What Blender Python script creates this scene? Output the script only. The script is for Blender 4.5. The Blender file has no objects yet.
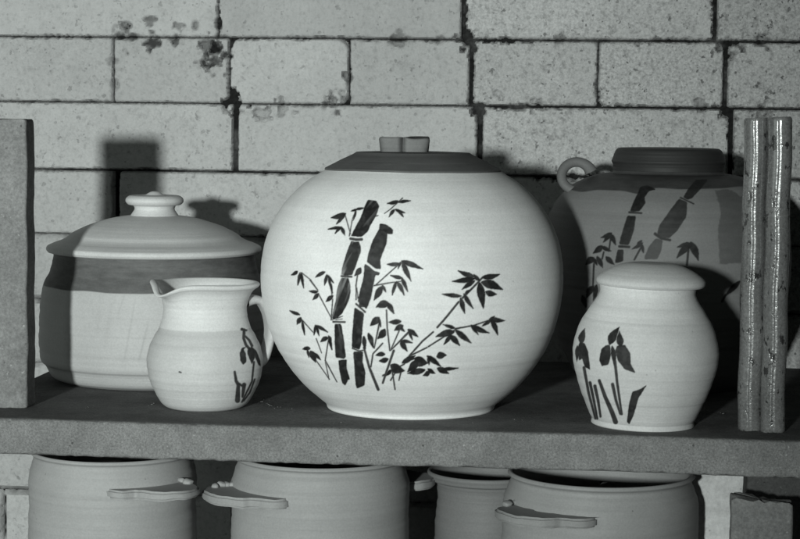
import bpy, bmesh, math, random
import numpy as np
from mathutils import Vector, Matrix, noise as mnoise

random.seed(7)
rng = np.random.default_rng(11)
S = bpy.context.scene
COL = S.collection
R = math.radians

# ------------------------------------------------------------------ camera
F_PX, W_PX, H_PX = 2050.0, 800.0, 539.0
CAM_H = 0.245                                  # eye height above the shelf top (z = 0)
YAW, PITCH, ROLL = R(6.25), math.atan((269.5 - 105) / F_PX), R(0.60)
cam_rot = (Matrix.Rotation(YAW, 3, 'Z') @ Matrix.Rotation(R(90) - PITCH, 3, 'X') @ Matrix.Rotation(ROLL, 3, 'Z'))
cam_loc = Vector((0, 0, CAM_H))
RM = np.array(cam_rot)
cd = bpy.data.cameras.new('camera')
cd.sensor_width = 36.0
cd.lens = F_PX / W_PX * 36.0
cd.clip_start, cd.clip_end = 0.05, 100
cam = bpy.data.objects.new('camera', cd)
cam.matrix_world = Matrix.Translation(cam_loc) @ cam_rot.to_4x4()
COL.objects.link(cam)
S.camera = cam

RIGHT = Vector((math.cos(YAW), math.sin(YAW), 0))
FWD = Vector((-math.sin(YAW), math.cos(YAW), 0))


def ray(px, py):
    return cam_rot @ Vector(((px - W_PX / 2) / F_PX, -(py - H_PX / 2) / F_PX, -1))


def on_z(px, py, z=0.0):                       # where the sight line meets a level z
    v = ray(px, py)
    return cam_loc + v * ((z - CAM_H) / v.z)


def on_y(px, py, y):                           # where it meets a plane parallel to the wall
    v = ray(px, py)
    return cam_loc + v * (y / v.y)


def project(P):                                # (n,3) world -> photo pixels
    q = (P - np.array(cam_loc)) @ RM
    return np.stack([W_PX / 2 + F_PX * q[:, 0] / -q[:, 2], H_PX / 2 - F_PX * q[:, 1] / -q[:, 2]], 1), -q[:, 2]


def depth_of(p):
    return -(cam_rot.transposed() @ (Vector(p) - cam_loc)).z


# ------------------------------------------------------------------ objects
def tag(o, label=None, cat=None, group=None, kind=None):
    if label: o['label'] = label
    if cat: o['category'] = cat
    if group: o['group'] = group
    if kind: o['kind'] = kind
    return o


def empty(name, loc, label, cat, group=None):
    o = bpy.data.objects.new(name, None)
    o.empty_display_size = 0.03
    o.location = loc
    COL.objects.link(o)
    return tag(o, label, cat, group)


def link(name, me, mat, parent=None, loc=None):
    o = bpy.data.objects.new(name, me)
    if mat is not None and not me.materials: me.materials.append(mat)
    COL.objects.link(o)
    if parent: o.parent = parent
    if loc is not None: o.location = loc
    return o


def mesh_np(name, V, Q, smooth=True, attrs=None):
    me = bpy.data.meshes.new(name)
    V = np.asarray(V, dtype=np.float32); Q = np.asarray(Q, dtype=np.int32)
    n = Q.shape[1]
    me.vertices.add(len(V)); me.vertices.foreach_set('co', V.ravel())
    me.loops.add(Q.size); me.loops.foreach_set('vertex_index', Q.ravel())
    me.polygons.add(len(Q)); me.polygons.foreach_set('loop_start', np.arange(0, Q.size, n, dtype=np.int32))
    me.polygons.foreach_set('use_smooth', np.full(len(Q), smooth))
    me.update(calc_edges=True)
    for k, a in (attrs or {}).items():
        at = me.attributes.new(k, 'FLOAT', 'POINT')
        at.data.foreach_set('value', np.asarray(a, dtype=np.float32))
    return me


def bm_mesh(name, bm, smooth=False, angle=None):
    me = bpy.data.meshes.new(name)
    bmesh.ops.recalc_face_normals(bm, faces=bm.faces)
    bm.to_mesh(me); bm.free()
    if smooth:
        for p in me.polygons: p.use_smooth = True
        if angle: me.set_sharp_from_angle(angle=R(angle))
    return me


def vnoise(x, seed=0):                         # cheap smooth 1-D/2-D value noise
    x = np.asarray(x, dtype=float)
    i = np.floor(x); f = x - i; f = f * f * (3 - 2 * f)
    h = lambda k: np.modf(np.sin(k * 127.1 + seed * 311.7) * 43758.5453)[0]
    return h(i) * (1 - f) + h(i + 1) * f


def vnoise2(x, y, seed=0):
    xi, yi = np.floor(x), np.floor(y); fx, fy = x - xi, y - yi
    fx = fx * fx * (3 - 2 * fx); fy = fy * fy * (3 - 2 * fy)
    h = lambda a, b: np.abs(np.modf(np.sin(a * 127.1 + b * 269.5 + seed * 74.7) * 43758.5453)[0])
    return (h(xi, yi) * (1 - fx) + h(xi + 1, yi) * fx) * (1 - fy) + (h(xi, yi + 1) * (1 - fx) + h(xi + 1, yi + 1) * fx) * fy


def fbm2(x, y, seed=0, octv=3):
    s, a, t = 0, 1.0, 0
    for k in range(octv):
        s = s + a * vnoise2(x * 2 ** k, y * 2 ** k, seed + k * 13); t += a; a *= 0.5
    return s / t


# ------------------------------------------------------------------ materials
def mat_new(name):
    m = bpy.data.materials.new(name); m.use_nodes = True
    nt = m.node_tree; nt.nodes.clear()
    out = nt.nodes.new('ShaderNodeOutputMaterial')
    b = nt.nodes.new('ShaderNodeBsdfPrincipled')
    nt.links.new(b.outputs[0], out.inputs[0])
    return m, nt, b


def N(nt, t, **kw):
    n = nt.nodes.new(t)
    for k, v in kw.items():
        if hasattr(n, k): setattr(n, k, v)
        else: n.inputs[k].default_value = v
    return n


def noise_tex(nt, co, scale, detail=4, rough=0.6, vec_scale=None):
    n = nt.nodes.new('ShaderNodeTexNoise')
    n.inputs['Scale'].default_value = scale; n.inputs['Detail'].default_value = detail
    n.inputs['Roughness'].default_value = rough
    if vec_scale:
        mp = nt.nodes.new('ShaderNodeMapping'); mp.inputs['Scale'].default_value = vec_scale
        nt.links.new(co, mp.inputs[0]); co = mp.outputs[0]
    nt.links.new(co, n.inputs['Vector'])
    return n.outputs['Fac']


def ramp(nt, fac, p0, p1, c0=0.0, c1=1.0):
    r = nt.nodes.new('ShaderNodeMapRange')
    r.inputs['From Min'].default_value = p0; r.inputs['From Max'].default_value = p1
    r.inputs['To Min'].default_value = c0; r.inputs['To Max'].default_value = c1
    nt.links.new(fac, r.inputs['Value'])
    return r.outputs[0]


def mth(nt, op, a, b=None):
    n = nt.nodes.new('ShaderNodeMath'); n.operation = op
    for i, v in enumerate((a, b)):
        if v is None: continue
        if isinstance(v, (int, float)): n.inputs[i].default_value = v
        else: nt.links.new(v, n.inputs[i])
    return n.outputs[0]


def lerp(nt, f, a, b):                          # scalar mix
    n = nt.nodes.new('ShaderNodeMix'); n.data_type = 'FLOAT'
    for s, v in ((n.inputs[0], f), (n.inputs[2], a), (n.inputs[3], b)):
        if isinstance(v, (int, float)): s.default_value = v
        else: nt.links.new(v, s)
    return n.outputs[0]


def attr(nt, name):
    n = nt.nodes.new('ShaderNodeAttribute'); n.attribute_name = name
    return n.outputs['Fac']


def to_col(nt, val, b):
    c = nt.nodes.new('ShaderNodeCombineColor')
    for i in range(3): nt.links.new(val, c.inputs[i])
    nt.links.new(c.outputs[0], b.inputs['Base Color'])


def bump(nt, b, h, strength=0.3, dist=0.001):
    n = nt.nodes.new('ShaderNodeBump')
    n.inputs['Strength'].default_value = strength; n.inputs['Distance'].default_value = dist
    nt.links.new(h, n.inputs['Height']); nt.links.new(n.outputs[0], b.inputs['Normal'])


def pottery(name, light, dark=None, ink=0.012, rough=0.62, ring=0.25, speck=0.25, light2=None, spec=0.3, var=1.0):
    """Stoneware: 'glaze' attribute mixes light -> dark, 'tint' mixes to light2, 'ink' lays brushed oxide on top."""
    m, nt, b = mat_new(name)
    co = nt.nodes.new('ShaderNodeTexCoord').outputs['Object']
    big = noise_tex(nt, co, 22, 3)
    fine = noise_tex(nt, co, 700, 2, 0.7)
    rings = noise_tex(nt, co, 1.0, 3, 0.6, (6, 6, 330))
    v = light
    if light2 is not None: v = lerp(nt, attr(nt, 'tint'), light, light2)
    if dark is not None:
        dk = mth(nt, 'MULTIPLY', ramp(nt, noise_tex(nt, co, 1.0, 4, 0.7, (45, 45, 160)), 0.3, 0.7, 0.72, 1.3), dark)
        v = lerp(nt, attr(nt, 'glaze'), v, dk)
    v = mth(nt, 'MULTIPLY', v, ramp(nt, big, 0.3, 0.7, 1 - .07 * var, 1 + .06 * var))
    v = mth(nt, 'MULTIPLY', v, ramp(nt, fine, 0.3, 0.7, 1 - 0.08, 1 + 0.08))
    v = mth(nt, 'MULTIPLY', v, ramp(nt, rings, 0.3, 0.7, 1 - .035 * var, 1 + .03 * var))
    # scattered iron specks
    vo = nt.nodes.new('ShaderNodeTexVoronoi'); vo.inputs['Scale'].default_value = 150
    nt.links.new(co, vo.inputs['Vector'])
    sp = mth(nt, 'MULTIPLY', ramp(nt, vo.outputs['Distance'], 0.07, 0.13, 1, 0), ramp(nt, noise_tex(nt, co, 60, 2), 0.60, 0.66, 0, speck))
    v = mth(nt, 'MULTIPLY', v, mth(nt, 'SUBTRACT', 1.0, sp))
    ik = attr(nt, 'ink')
    inkv = mth(nt, 'MULTIPLY', ramp(nt, noise_tex(nt, co, 260, 3), 0.3, 0.75, 0.6, 2.0), ink)
    v = lerp(nt, ik, v, inkv)
    to_col(nt, v, b)
    b.inputs['Roughness'].default_value = rough
    b.inputs['Specular IOR Level'].default_value = spec
    h = mth(nt, 'ADD', mth(nt, 'MULTIPLY', rings, ring * 4), mth(nt, 'ADD', mth(nt, 'MULTIPLY', fine, 0.12), mth(nt, 'MULTIPLY', big, 0.8)))
    bump(nt, b, h, 0.35, 0.0007)
    return m


def mat_brick():
    m, nt, b = mat_new('firebrick')
    co = nt.nodes.new('ShaderNodeTexCoord').outputs['Object']
    big = noise_tex(nt, co, 9, 4); mid = noise_tex(nt, co, 70, 4, 0.7); fine = noise_tex(nt, co, 420, 3, 0.75)
    pit = attr(nt, 'pit'); soot = attr(nt, 'soot'); ton = attr(nt, 'tone')
    v = mth(nt, 'MULTIPLY', ramp(nt, big, 0.3, 0.7, 0.92, 1.06), 0.437)
    v = mth(nt, 'MULTIPLY', v, ton)
    v = mth(nt, 'MULTIPLY', v, ramp(nt, mid, 0.25, 0.75, 0.93, 1.06))
    v = mth(nt, 'MULTIPLY', v, lerp(nt, pit, 1.0, ramp(nt, fine, 0.3, 0.7, 0.66, 1.26)))
    # open pores
    pores = mth(nt, 'MULTIPLY', ramp(nt, noise_tex(nt, co, 190, 2, 0.55), 0.655, 0.71, 0, 1), ramp(nt, noise_tex(nt, co, 34, 2), 0.40, 0.56, 0, 1))
    blot = ramp(nt, noise_tex(nt, co, 230, 3, 0.6), 0.50, 0.70, 0, 1)
    v = mth(nt, 'MULTIPLY', v, mth(nt, 'SUBTRACT', 1.0, mth(nt, 'MULTIPLY', blot, ramp(nt, pit, 0, 1, 0.10, 0.42))))
    dots = ramp(nt, noise_tex(nt, co, 120, 2, 0.5), 0.68, 0.72, 0, 0.9)
    pores = mth(nt, 'MAXIMUM', pores, dots)
    pores = mth(nt, 'MULTIPLY', pores, ramp(nt, pit, 0, 1, 0.25, 1.1))
    v = mth(nt, 'MULTIPLY', v, mth(nt, 'SUBTRACT', 1.0, mth(nt, 'MULTIPLY', pores, 0.62)))
    v = lerp(nt, soot, v, 0.03)
    to_col(nt, v, b)
    b.inputs['Roughness'].default_value = 0.95; b.inputs['Specular IOR Level'].default_value = 0.1
    h = mth(nt, 'ADD', mth(nt, 'MULTIPLY', mid, 1.0), mth(nt, 'MULTIPLY', fine, 0.5))
    h = mth(nt, 'SUBTRACT', h, mth(nt, 'MULTIPLY', pores, 0.9))
    bump(nt, b, h, 0.7, 0.0014)
    return m


def mat_grit(name, base, rough=0.9, contrast=0.25, scale=520, spots=0.4, patch=None):
    m, nt, b = mat_new(name)
    co = nt.nodes.new('ShaderNodeTexCoord').outputs['Object']
    big = noise_tex(nt, co, 14, 4); mid = noise_tex(nt, co, 110, 4, 0.7); fine = noise_tex(nt, co, scale, 3, 0.8)
    v = mth(nt, 'MULTIPLY', ramp(nt, big, 0.3, 0.7, 0.80, 1.18), base)
    v = mth(nt, 'MULTIPLY', v, ramp(nt, mid, 0.25, 0.75, 0.82, 1.18))
    v = mth(nt, 'MULTIPLY', v, ramp(nt, fine, 0.3, 0.7, 1 - contrast, 1 + contrast))
    vo = nt.nodes.new('ShaderNodeTexVoronoi'); vo.inputs['Scale'].default_value = 160
    nt.links.new(co, vo.inputs['Vector'])
    d = mth(nt, 'MULTIPLY', ramp(nt, vo.outputs['Distance'], 0.1, 0.18, 1, 0), ramp(nt, noise_tex(nt, co, 75, 2), 0.58, 0.63, 0, spots))
    v = mth(nt, 'MULTIPLY', v, mth(nt, 'SUBTRACT', 1.0, d))
    # pale crumbs of kiln wash
    w = mth(nt, 'MULTIPLY', ramp(nt, noise_tex(nt, co, 300, 1, 0.5), 0.70, 0.74, 0, 1), ramp(nt, noise_tex(nt, co, 20, 2), 0.5, 0.62, 0, 0.5))
    v = lerp(nt, w, v, min(0.75, base * 2.4))
    if patch: v = mth(nt, 'MULTIPLY', v, lerp(nt, attr(nt, 'shaded_top'), 1.0, ramp(nt, noise_tex(nt, co, 24, 5, 0.65), 0.3, 0.7, patch * .72, patch * 1.28)))  # grazing-light shade painted into the top face colour, mottled by kiln-wash residue
    to_col(nt, v, b)
    b.inputs['Roughness'].default_value = rough; b.inputs['Specular IOR Level'].default_value = 0.2
    bump(nt, b, mth(nt, 'ADD', mid, mth(nt, 'MULTIPLY', fine, 0.6)), 0.5, 0.0010)
    return m


def mat_post_glazed():
    m, nt, b = mat_new('salt_glazed_post')
    co = nt.nodes.new('ShaderNodeTexCoord').outputs['Object']
    big = noise_tex(nt, co, 1.0, 4, 0.6, (60, 60, 12)); fine = noise_tex(nt, co, 500, 3, 0.75)
    v = mth(nt, 'MULTIPLY', ramp(nt, big, 0.3, 0.7, 0.7, 1.25), 0.19)
    v = mth(nt, 'MULTIPLY', v, ramp(nt, fine, 0.3, 0.7, 0.68, 1.3))
    spot = ramp(nt, noise_tex(nt, co, 1.0, 3, 0.6, (150, 150, 95)), 0.59, 0.64, 0, 0.88)
    v = lerp(nt, spot, v, 0.015)
    to_col(nt, v, b)
    nt.links.new(ramp(nt, fine, 0.25, 0.75, 0.13, 0.34), b.inputs['Roughness'])
    b.inputs['Specular IOR Level'].default_value = 0.75
    b.inputs['Coat Weight'].default_value = 0.35; b.inputs['Coat Roughness'].default_value = 0.12
    bump(nt, b, mth(nt, 'ADD', mth(nt, 'MULTIPLY', noise_tex(nt, co, 160, 3, 0.7), 1.0), mth(nt, 'SUBTRACT', mth(nt, 'MULTIPLY', fine, 0.35), spot)), 0.35, 0.0008)
    return m


def mat_flat(name, v, rough=0.95):
    m, nt, b = mat_new(name)
    co = nt.nodes.new('ShaderNodeTexCoord').outputs['Object']
    to_col(nt, mth(nt, 'MULTIPLY', ramp(nt, noise_tex(nt, co, 60, 4), 0.3, 0.7, 0.6, 1.4), v), b)
    b.inputs['Roughness'].default_value = rough; b.inputs['Specular IOR Level'].default_value = 0.05
    return m


def mat_joint():
    m, nt, b = mat_new('joint_clay')
    co = nt.nodes.new('ShaderNodeTexCoord').outputs['Object']
    v = lerp(nt, ramp(nt, noise_tex(nt, co, 26, 4, 0.6), 0.50, 0.64), 0.015, 0.06)
    v = mth(nt, 'MULTIPLY', v, ramp(nt, noise_tex(nt, co, 300, 3), 0.3, 0.7, 0.6, 1.4))
    to_col(nt, v, b); b.inputs['Roughness'].default_value = 0.95; b.inputs['Specular IOR Level'].default_value = 0.05
    return m


M_BRICK = mat_brick()
M_MORTAR = mat_joint()
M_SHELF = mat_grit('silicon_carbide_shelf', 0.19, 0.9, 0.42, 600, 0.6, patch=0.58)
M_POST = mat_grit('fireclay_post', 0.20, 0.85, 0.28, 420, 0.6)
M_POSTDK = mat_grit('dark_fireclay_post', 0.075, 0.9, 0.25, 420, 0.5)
M_GLZPOST = mat_post_glazed()
M_PALE = mat_grit('pale_firebrick', 0.60, 0.95, 0.12, 420, 0.4)
M_GROUND = mat_grit('kiln_floor', 0.07, 0.95, 0.3, 300, 0.4)


# ------------------------------------------------------------------ brushed decoration (photo-pixel traced, baked onto the pot's own surface)
def sd_poly(P, poly):
    poly = np.asarray(poly, float); n = len(poly)
    d = np.full(len(P), 1e9); inside = np.zeros(len(P), bool)
    for i in range(n):
        a, b = poly[i], poly[(i + 1) % n]
        e = b - a; w = P - a
        t = np.clip((w @ e) / max(e @ e, 1e-9), 0, 1)
        d = np.minimum(d, np.hypot(*(w - t[:, None] * e).T))
        c = (a[1] > P[:, 1]) != (b[1] > P[:, 1])
        with np.errstate(divide='ignore', invalid='ignore'):
            xi = a[0] + (P[:, 1] - a[1]) * (b[0] - a[0]) / (b[1] - a[1])
        inside ^= c & (P[:, 0] < xi)
    return np.where(inside, -d, d)


def sd_line(P, pts, w0, w1):
    pts = np.asarray(pts, float); L = np.hypot(*np.diff(pts, axis=0).T); tot = L.sum(); acc = 0
    d = np.full(len(P), 1e9)
    for i in range(len(pts) - 1):
        e = pts[i + 1] - pts[i]; w = P - pts[i]
        t = np.clip((w @ e) / max(e @ e, 1e-9), 0, 1)
        rad = 0.5 * (w0 + (w1 - w0) * (acc + t * L[i]) / tot)
        d = np.minimum(d, np.hypot(*(w - t[:, None] * e).T) - rad); acc += L[i]
    return d


def leaf_poly(a, b, w, bend=0.0):
    a, b = np.array(a, float), np.array(b, float); e = b - a; n = np.array([-e[1], e[0]]) / (np.hypot(*e) + 1e-9)
    prof = [(0, .10), (.08, .42), (.2, .78), (.35, 1), (.5, .95), (.68, .68), (.85, .32), (1, .03)]
    up = [a + e * t + n * (w * .5 * k + bend * w * math.sin(math.pi * t)) for t, k in prof]
    dn = [a + e * t + n * (-w * .5 * k + bend * w * math.sin(math.pi * t)) for t, k in prof]
    return np.array(up + dn[::-1])


def chaikin(p, n=2, c=.08):
    p = np.asarray(p, float)
    for _ in range(n):
        q = np.roll(p, -1, 0); p = np.stack([(1 - c) * p + c * q, c * p + (1 - c) * q], 1).reshape(-1, 2)
    return p


class Paint:
    grow, wide = .5, 1.04
    def __init__(self): self.s = []
    def crop(self, x0, y0, sc): self.c = (x0, y0, sc); return self
    def T(self, pts): return [(self.c[0] + u / self.c[2], self.c[1] + v / self.c[2]) for u, v in pts]
    def poly(self, pts, tone=1.0, dry=0.0): self.s.append(('p', chaikin(self.T(pts)), tone, dry))
    def leaf(self, a, b, w, bend=0.0):
        a, b = self.T([a, b]); self.s.append(('p', leaf_poly(a, b, max(1.6, w / self.c[2] * self.wide), bend), 1.0, 0.0))
    def leaves(self, items):
        for k, it in enumerate(items): self.leaf(it[0], it[1], it[2], ((k * 37) % 7 - 3) * 0.05)
    def line(self, pts, w0, w1=None):
        w1 = w0 if w1 is None else w1
        self.s.append(('l', np.array(self.T(pts)), max(1.1, w0 / self.c[2] * 1.12), max(.95, w1 / self.c[2] * 1.12)))
    def mask(self, P, front):
        ink = np.zeros(len(P))
        for k, s in enumerate(self.s):
            lo, hi = s[1].min(0) - 6, s[1].max(0) + 6
            ix = np.nonzero(front & (P[:, 0] > lo[0]) & (P[:, 0] < hi[0]) & (P[:, 1] > lo[1]) & (P[:, 1] < hi[1]))[0]
            if not len(ix): continue
            q = P[ix]
            wob = (fbm2(q[:, 0] * .45, q[:, 1] * .45, k) - .5) * .65
            if s[0] == 'p':
                d = sd_poly(q, s[1]) + wob - self.grow; tone = np.full(len(q), s[2])
                if s[3]:
                    c = s[1].mean(0); ax = s[1][np.argmax(np.hypot(*(s[1] - c).T))] - c; ax /= np.hypot(*ax)
                    al = (q - c) @ ax; ac = (q - c) @ np.array([-ax[1], ax[0]])
                    st = vnoise2(ac * .42 + 50, al * .05, k)
                    tone = tone * (1 - .4 * s[3] * np.clip((st - .55) * 3, 0, 1) * np.clip(-d * 1.2, 0, 1))
            else:
                d = sd_line(q, s[1], s[2], s[3]) + wob * .45; tone = np.full(len(q), .96)
            pool = fbm2(q[:, 0] * .22 + 11, q[:, 1] * .22 + 5, k + 3, 2)
            tone = tone * (1 - .012 * ((k * 53) % 10) / 10) * (1 - .03 * np.clip((pool - .45) * 3, 0, 1) * np.clip(-d * .8, 0, 1))
            cov = np.clip(.5 - d / .85, 0, 1) * tone
            ink[ix] = np.maximum(ink[ix], cov)
        return ink


# --- bamboo on the large jar
BIG = Paint().crop(280, 190, 4.9)
B = BIG
B.poly([(432, 50), (470, 54), (485, 80), (470, 125), (440, 175), (427, 205), (398, 228), (350, 225), (365, 195), (395, 140), (415, 85)], 1, .25)
B.line([(346, 238), (372, 243), (400, 242)], 13)
B.poly([(350, 251), (368, 255), (385, 254), (393, 275), (395, 300), (384, 330), (374, 360), (362, 390), (352, 415), (328, 417), (303, 414), (306, 385), (315, 350), (324, 320), (335, 290)], 1, .6)
B.line([(302, 422), (350, 425)], 10)
B.poly([(302, 433), (318, 431), (334, 433), (342, 465), (344, 500), (338, 532), (326, 562), (304, 602), (280, 628), (262, 634), (256, 622), (266, 580), (275, 540), (279, 505), (288, 465)], 1, .5)
B.leaves([((322, 116), (250, 136), 24), ((318, 118), (276, 167), 14), ((300, 182), (236, 192), 12), ((300, 180), (270, 213), 12), ((298, 180), (318, 223), 14),
          ((372, 95), (412, 88), 9), ((378, 96), (348, 104), 8), ((372, 100), (358, 150), 8)])
B.line([(318, 118), (345, 215)], 6, 5); B.line([(340, 225), (355, 140), (372, 100)], 6, 4); B.line([(450, 135), (480, 125)], 5)
B.leaves([((580, 54), (526, 66), 16), ((578, 60), (640, 52), 12), ((560, 95), (534, 132), 13), ((565, 95), (612, 112), 12), ((575, 97), (605, 132), 12)])
B.line([(600, 40), (540, 95), (512, 115)], 6, 4)
B.leaves([((86, 398), (56, 416), 14), ((98, 405), (87, 467), 11), ((104, 405), (116, 480), 11), ((220, 402), (174, 428), 15), ((228, 416), (218, 467), 12),
          ((230, 416), (262, 455), 10), ((236, 420), (258, 505), 9)])
B.line([(105, 405), (150, 440), (185, 490)], 6, 5); B.line([(240, 425), (255, 515)], 5)
B.poly([(490, 167), (520, 170), (553, 195), (550, 215), (525, 213), (487, 190)])
B.poly([(488, 190), (525, 210), (521, 260), (490, 340), (493, 386), (470, 384), (427, 352), (435, 310), (455, 250)])
B.poly([(416, 364), (436, 376), (462, 398), (488, 407), (482, 416), (466, 414), (456, 470), (443, 530), (428, 572), (390, 572), (386, 530), (401, 480), (412, 420)])
B.leaves([((396, 382), (366, 420), 24)]); B.line([(380, 415), (372, 470)], 7); B.line([(376, 480), (382, 530)], 6)
B.crop(280, 280, 4.69)
B.poly([(392, 0), (438, 0), (430, 60), (416, 104), (405, 134), (386, 116), (366, 100), (376, 50)])
B.line([(265, 180), (293, 170)], 5); B.line([(250, 196), (304, 197)], 9); B.line([(262, 186), (292, 183)], 4)
B.poly([(258, 208), (285, 207), (295, 260), (307, 358), (300, 368), (262, 362), (258, 290)], 1, .2)
B.poly([(275, 378), (313, 374), (310, 410), (326, 465), (318, 468), (305, 493), (293, 482), (280, 420)])
B.line([(357, 112), (399, 150)], 9)
B.poly([(350, 130), (392, 156), (385, 230), (380, 300), (372, 325), (338, 315), (342, 230)])
B.line([(340, 320), (372, 333), (398, 328)], 8, 6)
B.poly([(345, 338), (388, 336), (385, 380), (399, 430), (395, 492), (362, 508), (355, 480), (350, 400)])
B.line([(357, 20), (357, 92)], 6)
B.leaves([((178, 55), (136, 52), 13), ((180, 64), (154, 93), 16), ((248, 74), (216, 102), 18), ((240, 18), (246, 62), 8),
          ((92, 163), (46, 144), 12), ((98, 176), (80, 208), 19), ((104, 190), (116, 257), 10), ((164, 212), (224, 245), 13), ((166, 214), (160, 258), 9), ((170, 214), (184, 262), 9),
          ((226, 270), (190, 290), 18), ((228, 262), (242, 292), 10), ((230, 272), (244, 328), 11), ((142, 321), (106, 324), 16), ((128, 328), (136, 364), 9),
          ((143, 333), (168, 386), 27), ((165, 345), (190, 374), 11)])
B.line([(140, 0), (178, 50)], 6, 5); B.line([(180, 64), (215, 130), (246, 188)], 6, 5); B.line([(247, 90), (240, 187)], 6)
B.line([(95, 178), (156, 246)], 6, 5); B.line([(170, 275), (195, 342)], 5); B.line([(228, 276), (212, 378)], 6)
B.line([(170, 378), (232, 466)], 5); B.line([(213, 378), (267, 478)], 6, 5); B.line([(213, 385), (230, 466)], 5)
B.crop(360, 250, 3.853)
B.line([(58, 137), (150, 55)], 5); B.line([(55, 137), (110, 127), (165, 120)], 6, 4)
B.leaves([((152, 52), (104, 55), 13), ((160, 42), (242, 73), 18), ((162, 45), (197, 120), 17), ((158, 46), (147, 72), 8),
          ((163, 108), (118, 98), 12), ((160, 106), (184, 160), 13), ((140, 122), (124, 174), 11), ((142, 122), (170, 174), 14), ((84, 140), (54, 193), 23), ((86, 136), (100, 162), 9),
          ((112, 206), (62, 220), 26), ((102, 202), (131, 245), 18), ((74, 260), (40, 292), 24), ((72, 262), (80, 296), 10), ((96, 306), (68, 342), 25),
          ((158, 275), (110, 278), 18), ((166, 290), (133, 310), 20), ((155, 296), (172, 314), 9), ((184, 306), (224, 335), 16), ((186, 308), (202, 347), 9),
          ((158, 350), (182, 390), 18), ((158, 350), (202, 358), 11), ((32, 320), (52, 378), 17), ((15, 332), (20, 385), 14), ((96, 402), (60, 406), 15), ((108, 420), (74, 428), 18)])
B.line([(102, 232), (105, 300), (115, 387)], 6); B.line([(74, 285), (55, 378)], 7, 5); B.line([(158, 295), (120, 382)], 5)
B.line([(192, 312), (118, 387)], 9, 5); B.line([(15, 375), (35, 450), (70, 537)], 8, 11); B.line([(87, 360), (50, 400), (42, 450)], 6)
B.line([(130, 388), (105, 460), (88, 512)], 9, 8); B.line([(88, 484), (170, 440), (196, 405)], 7, 6)
B.line([(190, 408), (240, 352), (282, 316)], 7); B.line([(298, 298), (330, 262), (380, 200)], 8); B.line([(395, 185), (440, 140), (474, 104)], 8, 7)
B.leaves([((442, 103), (378, 80), 17), ((442, 110), (356, 121), 19), ((442, 118), (393, 152), 16), ((470, 106), (538, 94), 19), ((468, 124), (550, 152), 31), ((460, 124), (476, 225), 28),
          ((484, 162), (526, 171), 20), ((462, 118), (438, 94), 12), ((390, 178), (316, 170), 13), ((388, 184), (404, 245), 16), ((400, 168), (436, 225), 14), ((405, 168), (428, 154), 10),
          ((368, 302), (320, 287), 11), ((364, 314), (293, 334), 24), ((348, 328), (323, 364), 13), ((346, 328), (384, 368), 20), ((368, 308), (428, 358), 20), ((428, 290), (498, 320), 18),
          ((428, 292), (456, 327), 10), ((505, 270), (470, 294), 11), ((498, 266), (558, 272), 17), ((504, 266), (531, 328), 17), ((500, 272), (518, 255), 10)])
B.line([(192, 408), (258, 376)], 7, 6); B.line([(264, 372), (370, 305)], 6); B.line([(370, 303), (440, 290), (505, 268)], 7, 5)
B.leaves([((296, 412), (332, 405), 24), ((258, 408), (312, 449), 18), ((264, 412), (266, 442), 10), ((210, 418), (262, 436), 36), ((222, 424), (183, 470), 27), ((250, 462), (183, 476), 21),
          ((262, 458), (290, 476), 14), ((268, 468), (244, 484), 16), ((298, 456), (342, 476), 20), ((312, 460), (378, 455), 11), ((118, 444), (172, 466), 34), ((120, 462), (100, 485), 12),
          ((162, 436), (214, 406), 17), ((180, 415), (214, 418), 14)])
B.line([(160, 462), (150, 502)], 7, 5); B.line([(125, 470), (135, 537)], 7, 5); B.line([(140, 465), (118, 502)], 6)

# --- bamboo on the grey jar behind
BACK = Paint().crop(570, 170, 3.85); B = BACK
B.poly([(272, 66), (300, 61), (328, 74), (305, 79), (300, 84), (285, 105), (289, 127), (266, 158), (232, 158), (245, 125), (262, 90)])
B.line([(228, 163), (275, 166)], 7)
B.poly([(222, 178), (252, 178), (245, 230), (225, 288), (190, 285), (205, 230)]); B.line([(190, 294), (228, 296)], 9)
B.poly([(185, 308), (205, 308), (203, 350), (175, 357), (178, 335)])
B.poly([(485, 40), (528, 37), (510, 62), (470, 106), (452, 113), (438, 104), (455, 75)], .93)
B.poly([(420, 112), (450, 125), (446, 180), (410, 235), (380, 262), (335, 255), (345, 215), (380, 165)], .9, .1); B.line([(425, 106), (476, 130)], 5)
B.line([(328, 246), (350, 262), (385, 270)], 11, 9)
B.poly([(330, 265), (355, 270), (350, 310), (335, 342), (286, 342), (305, 295)], .75)
B.leaves([((160, 243), (120, 260), 13), ((156, 246), (128, 278), 12), ((158, 246), (176, 288), 14), ((155, 246), (160, 272), 9), ((124, 292), (90, 320), 19), ((122, 296), (158, 312), 13),
          ((92, 338), (62, 364), 22), ((86, 340), (104, 366), 13), ((104, 334), (126, 376), 17), ((138, 334), (170, 364), 17), ((92, 446), (64, 492), 21), ((102, 442), (90, 502), 17), ((48, 484), (62, 530), 17),
          ((276, 272), (254, 297), 9), ((280, 280), (240, 304), 11), ((274, 283), (283, 318), 11), ((468, 284), (413, 297), 17), ((466, 286), (412, 338), 23), ((464, 278), (494, 348), 25), ((654, 428), (598, 484), 17)])
B.line([(156, 265), (150, 312)], 6); B.line([(92, 362), (88, 455)], 7); B.line([(130, 316), (124, 342)], 6); B.line([(278, 290), (248, 345)], 7); B.line([(456, 308), (450, 365)], 8)
B.line([(600, 480), (585, 506)], 8)
DRIP = [(558, 78), (590, 74), (622, 76), (655, 100), (720, 110), (720, 362), (655, 360), (575, 362), (570, 240), (580, 150), (568, 112)]

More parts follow.
